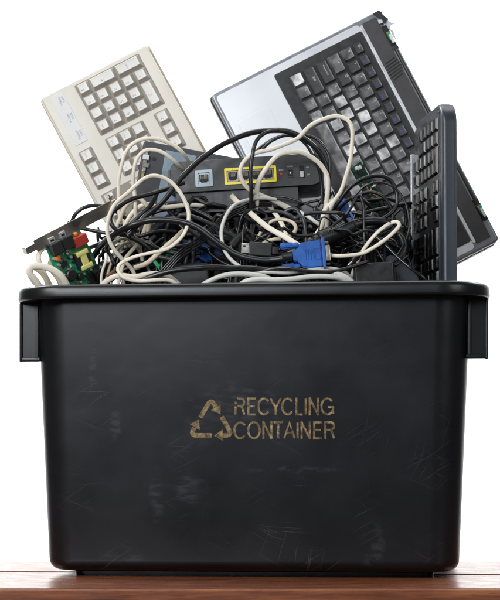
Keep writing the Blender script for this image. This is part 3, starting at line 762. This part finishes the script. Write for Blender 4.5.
adapter((300, 232), 190, (398, 226), 96, 90, 40, 'big black filler block added at the right below the laptop to darken the heap', 'black', 4)
adapter((170, 212), 200, (300, 208), 128, 100, 40, 'long black filler box added behind the router to darken the heap', 'black', 4, name='dark_filler_box', cat='filler box')
# slate wedge and its cord end
O = PU(386, 257, 58); kk = (D+58)/D; m = frame(O*U, PU(404, 254, 60)-O, Vector((0, 0, 1)))
t = thing('power_plug', 'slate grey plug housing wedged between the black adapter and the upright keyboard', 'plug', m)
bm = bmesh.new(); prism(bm, [(0, 0), (7, 1.5), (29, -24), (29, -50), (2, -50)], -22, 0, bev=1.4); build('housing', bm, 'slate', t, scale=U*kk)
bm = bmesh.new(); [rbox(bm, 4+i*3, 5.2+i*3, -30+0*i, -14-i*3.2, -.2, .5, .2, 1) for i in range(4)]; build('grip_ridges', bm, 'slate2', t, scale=U*kk)
# ---------------------------------------------------------------- blue plugs
def vga(o, Y0, a, Ya, label, group=None, up=(0, 0, 1), sc_=1.):
    kk = (D+Y0)/D; ss = U*kk*sc_; O = PU(*o, Y0); m = frame(O*U, PU(*a, Ya)-O, Vector(up))
    t = thing('video_plug', label, 'plug', m, group)
    bm = bmesh.new(); prism(bm, [(-15, -5.8), (-11, -6.6), (-9, -6.6), (-7, -12.5), (1, -14), (14, -14), (14, 13.5), (-7, 12), (-9, 6), (-15, 5.2)], -11, 0, bev=1.1)
    rbox(bm, 14.2, 17.4, -15.5, 15.2, -12.5, 1.6, .7, 2)
    build('hood', bm, 'blue', t, scale=ss, ang=30)
    bm = bmesh.new()
    for i in range(4): rbox(bm, -3+i*2.6, -1.9+i*2.6, -5.5, 5, -.3, .55, .25, 1)
    framebox(bm, 6.6, 12.6, -6, 5.6, .6, -.2, .5); build('grip_ridges', bm, 'blue', t, scale=ss)
    for sg in (1, -1):
        bm = bmesh.new(); y = 10.6*sg
        cyl(bm, (-27, y, -5.5), (-8.5, y, -5.5), 3.0, 2.8, n=18, bev=.8)
        for i in range(9):
            an = i/9*2*math.pi; rbox(bm, -26, -15, y+3*math.cos(an)-.3, y+3*math.cos(an)+.3, -5.5+3*math.sin(an)-.3, -5.5+3*math.sin(an)+.3, .1, 1)
        cyl(bm, (-8.6, y, -5.5), (17.6, y, -5.5), 1.2, n=10, mi=1); cyl(bm, (17, y, -5.5), (21.5, y, -5.5), 1.1, n=10, mi=1)
        build('thumbscrew', bm, ['blue', 'steel'], t, scale=ss)
    bm = bmesh.new(); rbox(bm, 17.3, 22.4, -8.2, 7.8, -9.8, -1.4, .8, 2, 0); rbox(bm, 22, 22.8, -6.6, 6.2, -8.6, -2.6, .2, 1, 1); build('connector_shell', bm, ['steel', 'dark_hole'], t, scale=ss)
    bm = bmesh.new()
    cyl(bm, (-15.4, 0, -5.5), (-26, 0, -5.5), 4.6, 4.0, n=18, bev=.6); build('strain_relief', bm, 'black', t, scale=ss)
vga((308, 254), 34, (322, 252.8), 34, 'bright blue video plug with two thumbscrews lying at the front, fully visible')
vga((206, 248), 96, (232, 238), 104, 'blue video plug half buried under black cables near the middle left')
vga((336, 216), 120, (350, 208), 118, 'blue video plug almost hidden in dark cables, upper right', sc_=.9)
vga((196, 206), 138, (208, 203), 138, 'blue video plug just showing under the left end of the router', sc_=.8)
# small round and flat plugs
def dcplug(a, Ya, b, Yb, label, rad=4.2, tip=True, name='power_plug'):
    A = PU(*a, Ya); B = PU(*b, Yb); L_ = (B-A).length; m = frame(A*U, B-A, Vector((0, -.3, 1)))
    t = thing(name, label, 'plug', m)
    bm = bmesh.new(); cyl(bm, (0, 0, 0), (L_*.62, 0, 0), rad, rad, n=18, bev=.7); cyl(bm, (L_*.6, 0, 0), (L_, 0, 0), rad*.62, rad*.5, n=14, bev=.3)
    for i in range(4): cyl(bm, (L_*(.66+i*.08), 0, 0), (L_*(.69+i*.08), 0, 0), rad*.72, n=14)
    build('grip', bm, 'black', t, scale=U)
    if tip:
        bm = bmesh.new(); cyl(bm, (-7, 0, 0), (.3, 0, 0), rad*.52, n=16, bev=.3); cyl(bm, (-7.2, 0, 0), (-6.8, 0, 0), rad*.25, n=10, mi=1); build('metal_tip', bm, ['steel', 'dark_hole'], t, scale=U)
dcplug((231, 247), 58, (247, 229), 70, 'small round black plug with a metal tip pointing down left of the flat plug', 4.6)
dcplug((352, 262), 46, (362, 252), 56, 'tiny black round plug resting by the black adapter', 3.2)
O = PU(259, 249, 46); m = frame(O*U, PU(273, 250, 46)-O, Vector((0, 0, 1)))
t = thing('data_plug', 'flat black plug with a short metal end, left of the bright blue plug', 'plug', m)
bm = bmesh.new(); rbox(bm, -10.5, 13, -7, 7, -9, 0, 1.5, 3); rbox(bm, 12, 20, -4, 4, -7, -2, 1.2, 2); build('grip', bm, 'black', t, scale=U*1.03)
bm = bmesh.new(); rbox(bm, -18, -10, -4.8, 4.8, -7.4, -1.6, .4, 1, 0); rbox(bm, -18.3, -17.8, -3.6, 3.6, -6.4, -2.6, .1, 1, 1); rbox(bm, -16, -13.6, 1, 3, -1.7, -1.4, 0, 1, 1); build('metal_end', bm, ['steel', 'dark_hole'], t, scale=U*1.03)
# ferrite choke moulded on a cable (cable + core + strain reliefs are one thing)
A = PU(319, 240, 62); B = PU(352, 226, 76); L_ = (B-A).length; m = frame(A*U, B-A, Vector((0, 0, 1)))
fc = thing('choke_cable', 'thick black cable with a ribbed cylindrical choke, above the bright blue plug', 'cable', m)
bm = bmesh.new(); cyl(bm, (0, 0, 0), (L_, 0, 0), 8.6, n=28, bev=1.6)
build('choke', bm, 'black', fc, scale=U)
bm = bmesh.new()
for i in range(11): cyl(bm, (5+i*2.45, 0, 0), (6.3+i*2.45, 0, 0), 9.1, n=28, bev=.3)
for x_ in (-6.5, L_+.3): cyl(bm, (x_, 0, 0), (x_+6.2, 0, 0), 6.4, n=20, bev=1)
build('ribs', bm, 'black', fc, scale=U)
mi = (Matrix.Scale(1/U, 4) @ m).inverted() if False else m.inverted()
loc = [mi @ (PU(*q)*U) / U for q in ((250, 262, 92), (282, 256, 66), (306, 246, 60), (319, 240, 62), (352, 226, 76), (372, 221, 84), (392, 226, 92), (404, 244, 84), (398, 268, 74), (380, 284, 66), (372, 310, 66))]
bm = bmesh.new(); sweep(bm, loc, 4.8, n=14); build('cord', bm, 'cable_black', fc, scale=U)

# ---------------------------------------------------------------- cables
def cable(name, label, pts, r, mat, flat=1., group=None, twist=0., start=0., n=12, cat='cable'):
    """pts: photo spot and depth of each bend; the object's origin sits at its first point"""
    W_ = [PU(*p) for p in pts]
    o0 = W_[0].copy(); bm = bmesh.new()
    sweep(bm, [w_-o0 for w_ in W_], r, flat, n, twist, start, side=(0, -1, 0), wob=1.5 if r < 2.6 else .8)
    o = build(name, bm, mat, None, scale=U, ang=80, wn=False); o.location = o0*U
    return tag(o, label, cat, group)
F = 1.42
cable('cable', 'tall cream cable arching over the lower keys of the off-white keyboard, outer of two arches',
      [(126,292,120),(120,262,118),(122,236,116),(120,214,112),(119,194,110),(119,176,108),(124,154,106),(136,142,104),(152,138.4,104),(168,142,106),(182,152,110),(190,163,126),(196,180,150),(200,205,160)], 1.42, 'cream', F, start=.15)
cable('cable', 'cream cable forming the inner, lower arch over the off-white keyboard',
      [(142,262,116),(138,232,112),(136,214,108),(136,198,106),(133,176,102),(136,159,100),(146,150,99),(160,152,100),(172,160,104),(180,167,114),(190,176,146),(196,200,156)], 1.42, 'cream', F, start=-.1)
cable('cable', 'cream cable in a big open loop at the left, nearest the front of the heap',
      [(137,292,66),(134,272,58),(122,259,52),(112,246,46),(107,230,42),(108.5,216,42),(116,203,44),(130,190,46),(144,179.5,48),(156,175.6,50),(168,180,52),(179,192,54),(187,206,54),(189,219,52),(184,234,48),(170,247,44),(150,253,42),(134,257,42),(122,263,40),(118.5,270,38),(124,277,36),(138,280,35),(158,280,34),(172,281,36),(186,292,44)], 1.42, 'cream', F, twist=.6)
cable('cable', 'cream cable rising over the laptop keys in a hooked arch right of the router',
      [(318,262,100),(326,232,98),(328,214,94),(334,202,90),(342,190,88),(348,170,88),(351,150,90),(352,132,92),(348,121,94),(338,116,94),(326,118,92),(310,126,88),(294,140,84),(276,148,80),(258,152,78),(248,157,78),(242,165,78),(241,176,80),(248,188,84),(260,194,88),(272,199,94),(290,210,104)], 1.55, 'cream', F, start=.2, twist=-.4)
cable('cable', 'cream cable in a low arch before the yellow framed ports and router end',
      [(252,232,96),(255,212,92),(256.5,202,88),(257,190,86),(260,178,84),(268,166,82),(280,155,82),(294,152,84),(306,154,88),(318,162,92),(326,174,94),(328,186,94),(327,198,94),(324,214,98),(318,236,104)], 1.7, 'cream', 1.5)
cable('cable', 'grey-cream cable curving from under the router down to the rim, left of the flat plug',
      [(276,200,96),(262,198,88),(246,200,80),(234,206,72),(225,218,64),(221,232,56),(223,246,50),(230,258,44),(242,268,40),(256,272,38),(272,272,36),(290,272.4,35),(308,271,35),(326,268,38),(344,272,44),(356,284,52)], 1.9, 'paleg', 1.0)
cable('cable', 'flat cream ribbon cable running straight down right onto the bright blue plug',
      [(214,176,170),(228,192,136),(243,206,92),(264,224,70),(280,235,58),(296,244.5,46),(304,250,50),(310,262,58)], 1.1, 'cream', 2.6, start=.2)
cable('cable', 'cream cable with a narrow leaf shaped loop right of the bright blue plug',
      [(322,253,46),(330,255.4,42),(344,256,40),(360,254,40),(373,248,42),(384,241,44),(394,232,46),(399,225,48),(396,221.6,50),(388,224,53),(378,232,56),(369,243,58),(362,254,60),(356,266,62),(350,280,66),(346,296,70)], 1.42, 'cream', F, twist=-.5)
cable('cable', 'thick pale grey cable at the rim, left of two below the blue plug',
      [(190,296,40),(204,284,32),(220,276.5,30),(236,273.5,30),(254,275,32),(270,279,36),(284,288,44)], 2.7, 'paleg')
cable('cable', 'thick pale grey cable arching along the rim under the bright blue plug',
      [(232,294,34),(244,283,28),(258,279.5,26),(276,280,25),(294,279,25),(312,277,26),(330,277,28),(344,280,32),(358,292,40)], 2.9, 'paleg')
cable('cable', 'thick pale cable curving down to the rim right of the bright blue plug',
      [(286,268,52),(300,271,44),(314,272,38),(328,272,34),(340,274.5,32),(350,280,32),(360,292,38)], 2.6, 'paleg')
cable('cable', 'cream cable coming straight down from the router to the dark centre, thin and flat',
      [(258,186,160),(268,203,120),(276,214,92),(282,226,84),(286,236,80),(296,252,78)], 1.2, 'cream', 2.0)
cable('cable', 'pale straight cable slanting across the dark middle behind the ferrite cable',
      [(244,188,165),(266,197,140),(286,206,108),(302,213,98),(316,222,92),(326,228,92),(340,240,98)], 1.7, 'paleg', 1.2)
cable('cable', 'yellowed cable in a small round curl in the dark middle above the flat plug',
      [(256,262,84),(262,246,80),(274,240,76),(288,238,74),(296,230,76),(294,223,80),(284,220,84),(272,222,88),(262,230,92),(252,244,96)], 1.7, 'cream2', 1.2)
cable('cable', 'cream cable piece rising from the dark middle to the lower right of the router',
      [(300,258,84),(308,243,80),(316,236,78),(322,224,80),(324,212,84),(330,203,100),(338,200,130),(348,214,150)], 1.8, 'cream', 1.5)
# cluster of cream cables inside the two arches
cable('cable', 'yellowed cream cable bundled low inside the arches, topmost of the bundle', [(110,238,110),(118,222,108),(126,206,106),(138,199,104),(147,207,104),(149,220,106),(146,238,112)], 1.6, 'cream2', F)
cable('cable', 'cream cable in a tight bend inside the arches, left of the router foot', [(112,248,116),(124,226,112),(134,211,110),(146,205,108),(160,207,110),(172,206,116),(190,204,126)], 1.7, 'cream', 1.4)
cable('cable', 'cream cable running level below the left end of the router', [(128,226,122),(140,214,118),(156,208,114),(176,207,112),(194,205,112),(206,206,118)], 1.5, 'cream', 1.5)
cable('cable', 'yellowed cable coming down steeply behind the front cream loop', [(140,204,120),(146,218,114),(144,232,108),(136,246,104),(124,262,100),(118,284,100)], 1.6, 'cream2', F)
cable('cable', 'short cream cable lying on the circuit board scrap', [(134,268,70),(148,262,66),(160,252,64),(174,240,66),(184,230,74)], 1.9, 'cream2', 1.4)
cable('cable', 'flat cream cable lying at the rim just right of the green card', [(98,290,56),(106,281,46),(118,276,40),(134,277,40),(150,274,44),(166,276,48),(182,288,56)], 1.5, 'cream', 1.9)
# cream cables at the far left rim
cable('cable', 'flat cream cable hanging in a hook over the left end of the rim', [(46,300,60),(37,282,50),(30,273,46),(32,267,46),(42,266,46),(53,270,46),(62,278,48),(70,292,56)], 1.7, 'cream', 2.1, start=.1)
cable('cable', 'cream cable standing up behind the steel bracket at the left rim', [(58,300,80),(50,284,76),(42,268,72),(39,256,70),(44,248,78),(56,252,90)], 1.5, 'cream', 1.8)
cable('cable', 'cream cable in a small bow under the steel bracket at the far left', [(54,296,70),(44,288,66),(34,282,64),(29,272,62),(34,268,62),(44,276,66),(50,296,72)], 1.6, 'cream2', 1.7)
cable('cable', 'cream cable tucked behind the left edge of the green card', [(66,298,92),(58,280,90),(50,268,88),(52,258,90),(62,262,96),(74,276,98)], 1.7, 'cream2', 1.6)
for i, (a, b_) in enumerate((((101,292),(110,246)), ((105,294),(114,251)), ((111,292),(119,248)))):
    cable('cable', ('thin cream cable curving up right of the green card, leftmost of three', 'thin cream cable curving up right of the green card, middle of three', 'thin cream cable curving up right of the green card, rightmost of three')[i],
      [(a[0],a[1],100+i*5),(a[0]+1,a[1]-16,100+i*5),(a[0]+6,a[1]-32,98+i*5),(b_[0],b_[1],98+i*5),(b_[0]+16,b_[1]-8,104+i*5),(b_[0]+30,b_[1]+6,112+i*5)], 1.1, 'cream2' if i else 'cream', 1.3)
# black cables traced one by one
cable('cable', 'thick black cable arching from the left rim across the middle towards the blue plug',
      [(84,270,140),(100,247,112),(113,235,78),(130,226,58),(146,221,56),(164,219.6,54),(182,222,52),(200,229,50),(220,244,48),(240,256,46),(262,260.5,43),(276,259.5,41),(288,257.5,39)], 3.3, 'cable_black')
cable('cable', 'thick black cable sweeping up across the router top and looping over to the right',
      [(128,236,66),(142,220,66),(160,204,68),(174,187,70),(187,172,72),(202,158,74),(220,146,76),(240,137,80),(260,131.6,84),(280,130.6,90),(298,135,96),(312,144,100),(322,156,104),(327,170,106),(329,186,108),(326,206,110),(316,228,112)], 2.9, 'cable_black')
cable('cable', 'black cable dropping straight down in front of the yellow framed ports',
      [(278,130,88),(266,133.5,82),(256,143,78),(252,157,76),(251,176,76),(251.5,192,78),(250,212,84),(244,232,90)], 2.1, 'cable_black')
cable('cable', 'black cable in an oval loop left of the router, crossing the cream arches',
      [(184,182,96),(166,190,88),(152,194,80),(138,197,76),(124,202.5,72),(113,211,70),(110,219,70),(115,228,70),(128,236,74),(146,246,80),(160,262,88)], 2.4, 'cable_black')
cable('cable', 'black cable bowing up behind the tip of the steel bracket', [(70,232,116),(74,218,112),(80,210.6,110),(88,206.6,110),(98,206,112),(112,210,116),(128,220,122)], 2.1, 'cable_black')
cable('cable', 'black cable running level to the right from behind the green card', [(68,222,112),(82,229,106),(100,232,100),(116,233.6,96),(134,236,94),(156,232,92),(176,232,94)], 2.2, 'cable_black')
cable('cable', 'black cable rising from behind the green card towards the arches', [(70,256,150),(87,248,128),(104,242,104),(118,233,88),(134,222,86),(150,206,88),(158,190,96)], 2.5, 'cable_black')
cable('cable', 'thick black cable lying level along the rim, left of centre', [(120,298,50),(136,284,42),(154,276,36),(172,271,33),(192,268.5,32),(212,267.4,32),(234,268,33),(256,269,36),(276,272,42),(296,284,52)], 3.0, 'cable_black')
cable('cable', 'black cable running level under the bright blue plug', [(250,276,44),(266,270,36),(284,268,30),(304,270,28),(326,272,30),(346,268,34),(366,262,40)], 2.0, 'cable_black')
cable('cable', 'thin black cable rounding the upper right of the router, inside the thick one', [(262,150,100),(272,140,96),(286,135,96),(300,140,98),(311,152,100),(318,168,102),(321,184,104),(322,204,106)], 1.5, 'cable_black')
cable('cable', 'black cable sagging behind the hooked cream arch and laptop front', [(240,168,124),(256,152,118),(274,138,112),(296,134,108),(314,138,106),(326,150,104),(330,166,104),(328,184,106),(318,206,110)], 1.7, 'cable_black')
for i, dz in enumerate((0, 3.0, 6.2, 9.4)):
    cable('wire', ('shiny thin black wire slanting up to the router foot, topmost of four', 'shiny thin black wire slanting up to the router foot, second of four', 'shiny thin black wire slanting up to the router foot, third of four', 'shiny thin black wire slanting up to the router foot, lowest of four')[i],
      [(150,284+dz,70),(163,268+dz,66),(178,252+dz*.9,66),(196,239+dz*.9,68),(214,224+dz*.8,72),(230,211+dz*.7,78),(250,203+dz*.6,86),(272,200+dz*.6,96)], 1.05, 'wire_black', cat='wire')
cable('wire', 'glossy dark twin wire slanting down right across the slate plug', [(376,236,52),(388,247,46),(400,258,42),(413,270,38),(424,279,38),(432,292,44)], .95, 'wire_black', 1.7, cat='wire')
cable('cable', 'black cable in a wide round loop in front of the lower laptop keys', [(330,214,110),(340,200,104),(348,190,100),(362,179,98),(377,175,98),(389,179,98),(396,190,98),(397,204,96),(391,214,94),(380,220,92),(366,216,92),(352,212,96)], 2.1, 'cable_black')
cable('cable', 'black cable looping high beside the standing green board', [(322,238,120),(332,222,116),(342,206,112),(354,196,108),(370,192,106),(384,198,104),(392,212,104),(390,228,102),(382,242,100)], 1.8, 'cable_black')
cable('cable', 'thin black cable in a large loop reaching right to the upright keyboard', [(352,198,92),(366,186,88),(382,182,86),(398,190,84),(407,206,82),(409,226,80),(404,244,78),(394,262,78),(386,282,80)], 1.1, 'cable_black')
cable('cable', 'thin black cable coiled in flat rings by the cream leaf loop', [(350,262,60),(368,266,56),(388,264,54),(403,254,56),(405,240,60),(396,232,64),(380,236,66),(366,246,66),(358,258,64),(370,270,58),(392,268,54),(408,256,54)], 1.3, 'cable_black')

# dense snarl of thin black cables
rg = random.Random(21)
def snarl(n, bx, by, bY, r0, r1, label, group, mat='cable_black', name='cable'):
    for _ in range(n):
        cx, cy, cY = rg.uniform(*bx), rg.uniform(*by), rg.uniform(*bY)
        rx, ry = rg.uniform(16, 58), rg.uniform(7, 22); a0 = rg.uniform(0, 6.28); sw = rg.choice((-1, 1)); tot = rg.uniform(2.4, 5.2); tl = rg.uniform(-.6, .6)
        pts = []; nn = 9
        for i in range(nn):
            a = a0+sw*tot*i/(nn-1); q = 1+.22*rg.uniform(-1, 1)
            x_, y_ = rx*q*math.cos(a), ry*q*math.sin(a)
            X_ = cx+x_*math.cos(tl)-y_*math.sin(tl); Y_ = cy+x_*math.sin(tl)+y_*math.cos(tl)
            pts.append((min(max(X_, bx[0]-26), bx[1]+22), max(by[0]-12, Y_), cY+10*math.sin(a*1.3+a0)+rg.uniform(-4, 4)))
        dwn = pts[-1]; pts.append((dwn[0]+rg.uniform(-12, 12), 292, dwn[2]+rg.uniform(-5, 15)))
        cable(name, label, pts, rg.uniform(r0, r1), mat, group=group, n=8)
snarl(40, (262, 388), (210, 268), (60, 160), 1.1, 2.5, 'thin black cable snarled in the dark heap right of centre', 'thin black cables snarled right of centre')
snarl(28, (190, 272), (216, 266), (78, 160), 1.2, 2.6, 'thin black cable snarled in the dark heap under the router', 'thin black cables snarled under the router')
snarl(14, (124, 176), (222, 268), (88, 150), 1.2, 2.4, 'black cable snarled in the heap behind the drive bracket', 'black cables snarled behind the drive bracket')
snarl(8, (270, 392), (226, 262), (50, 84), .6, 1.0, 'hair thin shiny wire twisting among the dark cables on the right', 'hair thin wires among the dark cables', 'wire_black', 'wire')
snarl(14, (150, 380), (214, 262), (70, 120), 1.6, 2.6, 'dark grey cable looping through the middle of the black heap', 'dark grey cables through the middle of the heap', 'cable_grey')
# ---------------------------------------------------------------- light, camera
w = bpy.data.worlds.new('World'); sc.world = w; w.use_nodes = True
w.node_tree.nodes['Background'].inputs[0].default_value = (.95,.97,1,1)
w.node_tree.nodes['Background'].inputs[1].default_value = .10
def area(name, loc, target, sx, sy, power, colr=(1,1,1)):
    l = bpy.data.lights.new(name, 'AREA'); l.shape = 'RECTANGLE'; l.size = sx; l.size_y = sy; l.energy = power; l.color = colr
    o = bpy.data.objects.new(name, l); col.objects.link(o); o.location = loc
    o.rotation_euler = (Vector(target)-Vector(loc)).to_track_quat('-Z', 'Y').to_euler(); return o
area('backdrop_light_left', (-1.6, 1.6, 2.4), (-.6, 3.6, .4), 1.2, 1.2, 150)
area('backdrop_light_right', (1.6, 1.6, 2.4), (.6, 3.6, .4), 1.2, 1.2, 150)
area('softbox_key', (-1.5, -1.7, 1.5), (0, .1, .3), 1.3, 1.3, 56, (1, .985, .96))
area('softbox_left', (-.95, -2.4, 1.0), (-.05, 0, .3), .8, .65, 24, (.84, .91, 1))
area('softbox_fill', (1.7, -2.0, 1.2), (0, .1, .4), 1.0, 1.0, 12)
area('softbox_top', (0.1, .35, 1.9), (0, .2, .4), 1.4, .9, 14)
cam = bpy.data.cameras.new('camera'); co = bpy.data.objects.new('camera', cam); col.objects.link(co); sc.camera = co
co.location = Vector((0, -D, H))*U; co.rotation_euler = (R(90), 0, 0)
cam.sensor_fit = 'HORIZONTAL'; cam.sensor_width = 36; cam.lens = 36*D/500; cam.shift_y = (HZ-300)/500
cam.clip_end = 50; cam.clip_start = .05
cam.dof.use_dof = True; cam.dof.focus_distance = (D+60)*U; cam.dof.aperture_fstop = 20
sc.view_settings.view_transform = 'Standard'; sc.view_settings.look = 'None'
sc.view_settings.exposure = 0; sc.view_settings.gamma = 1
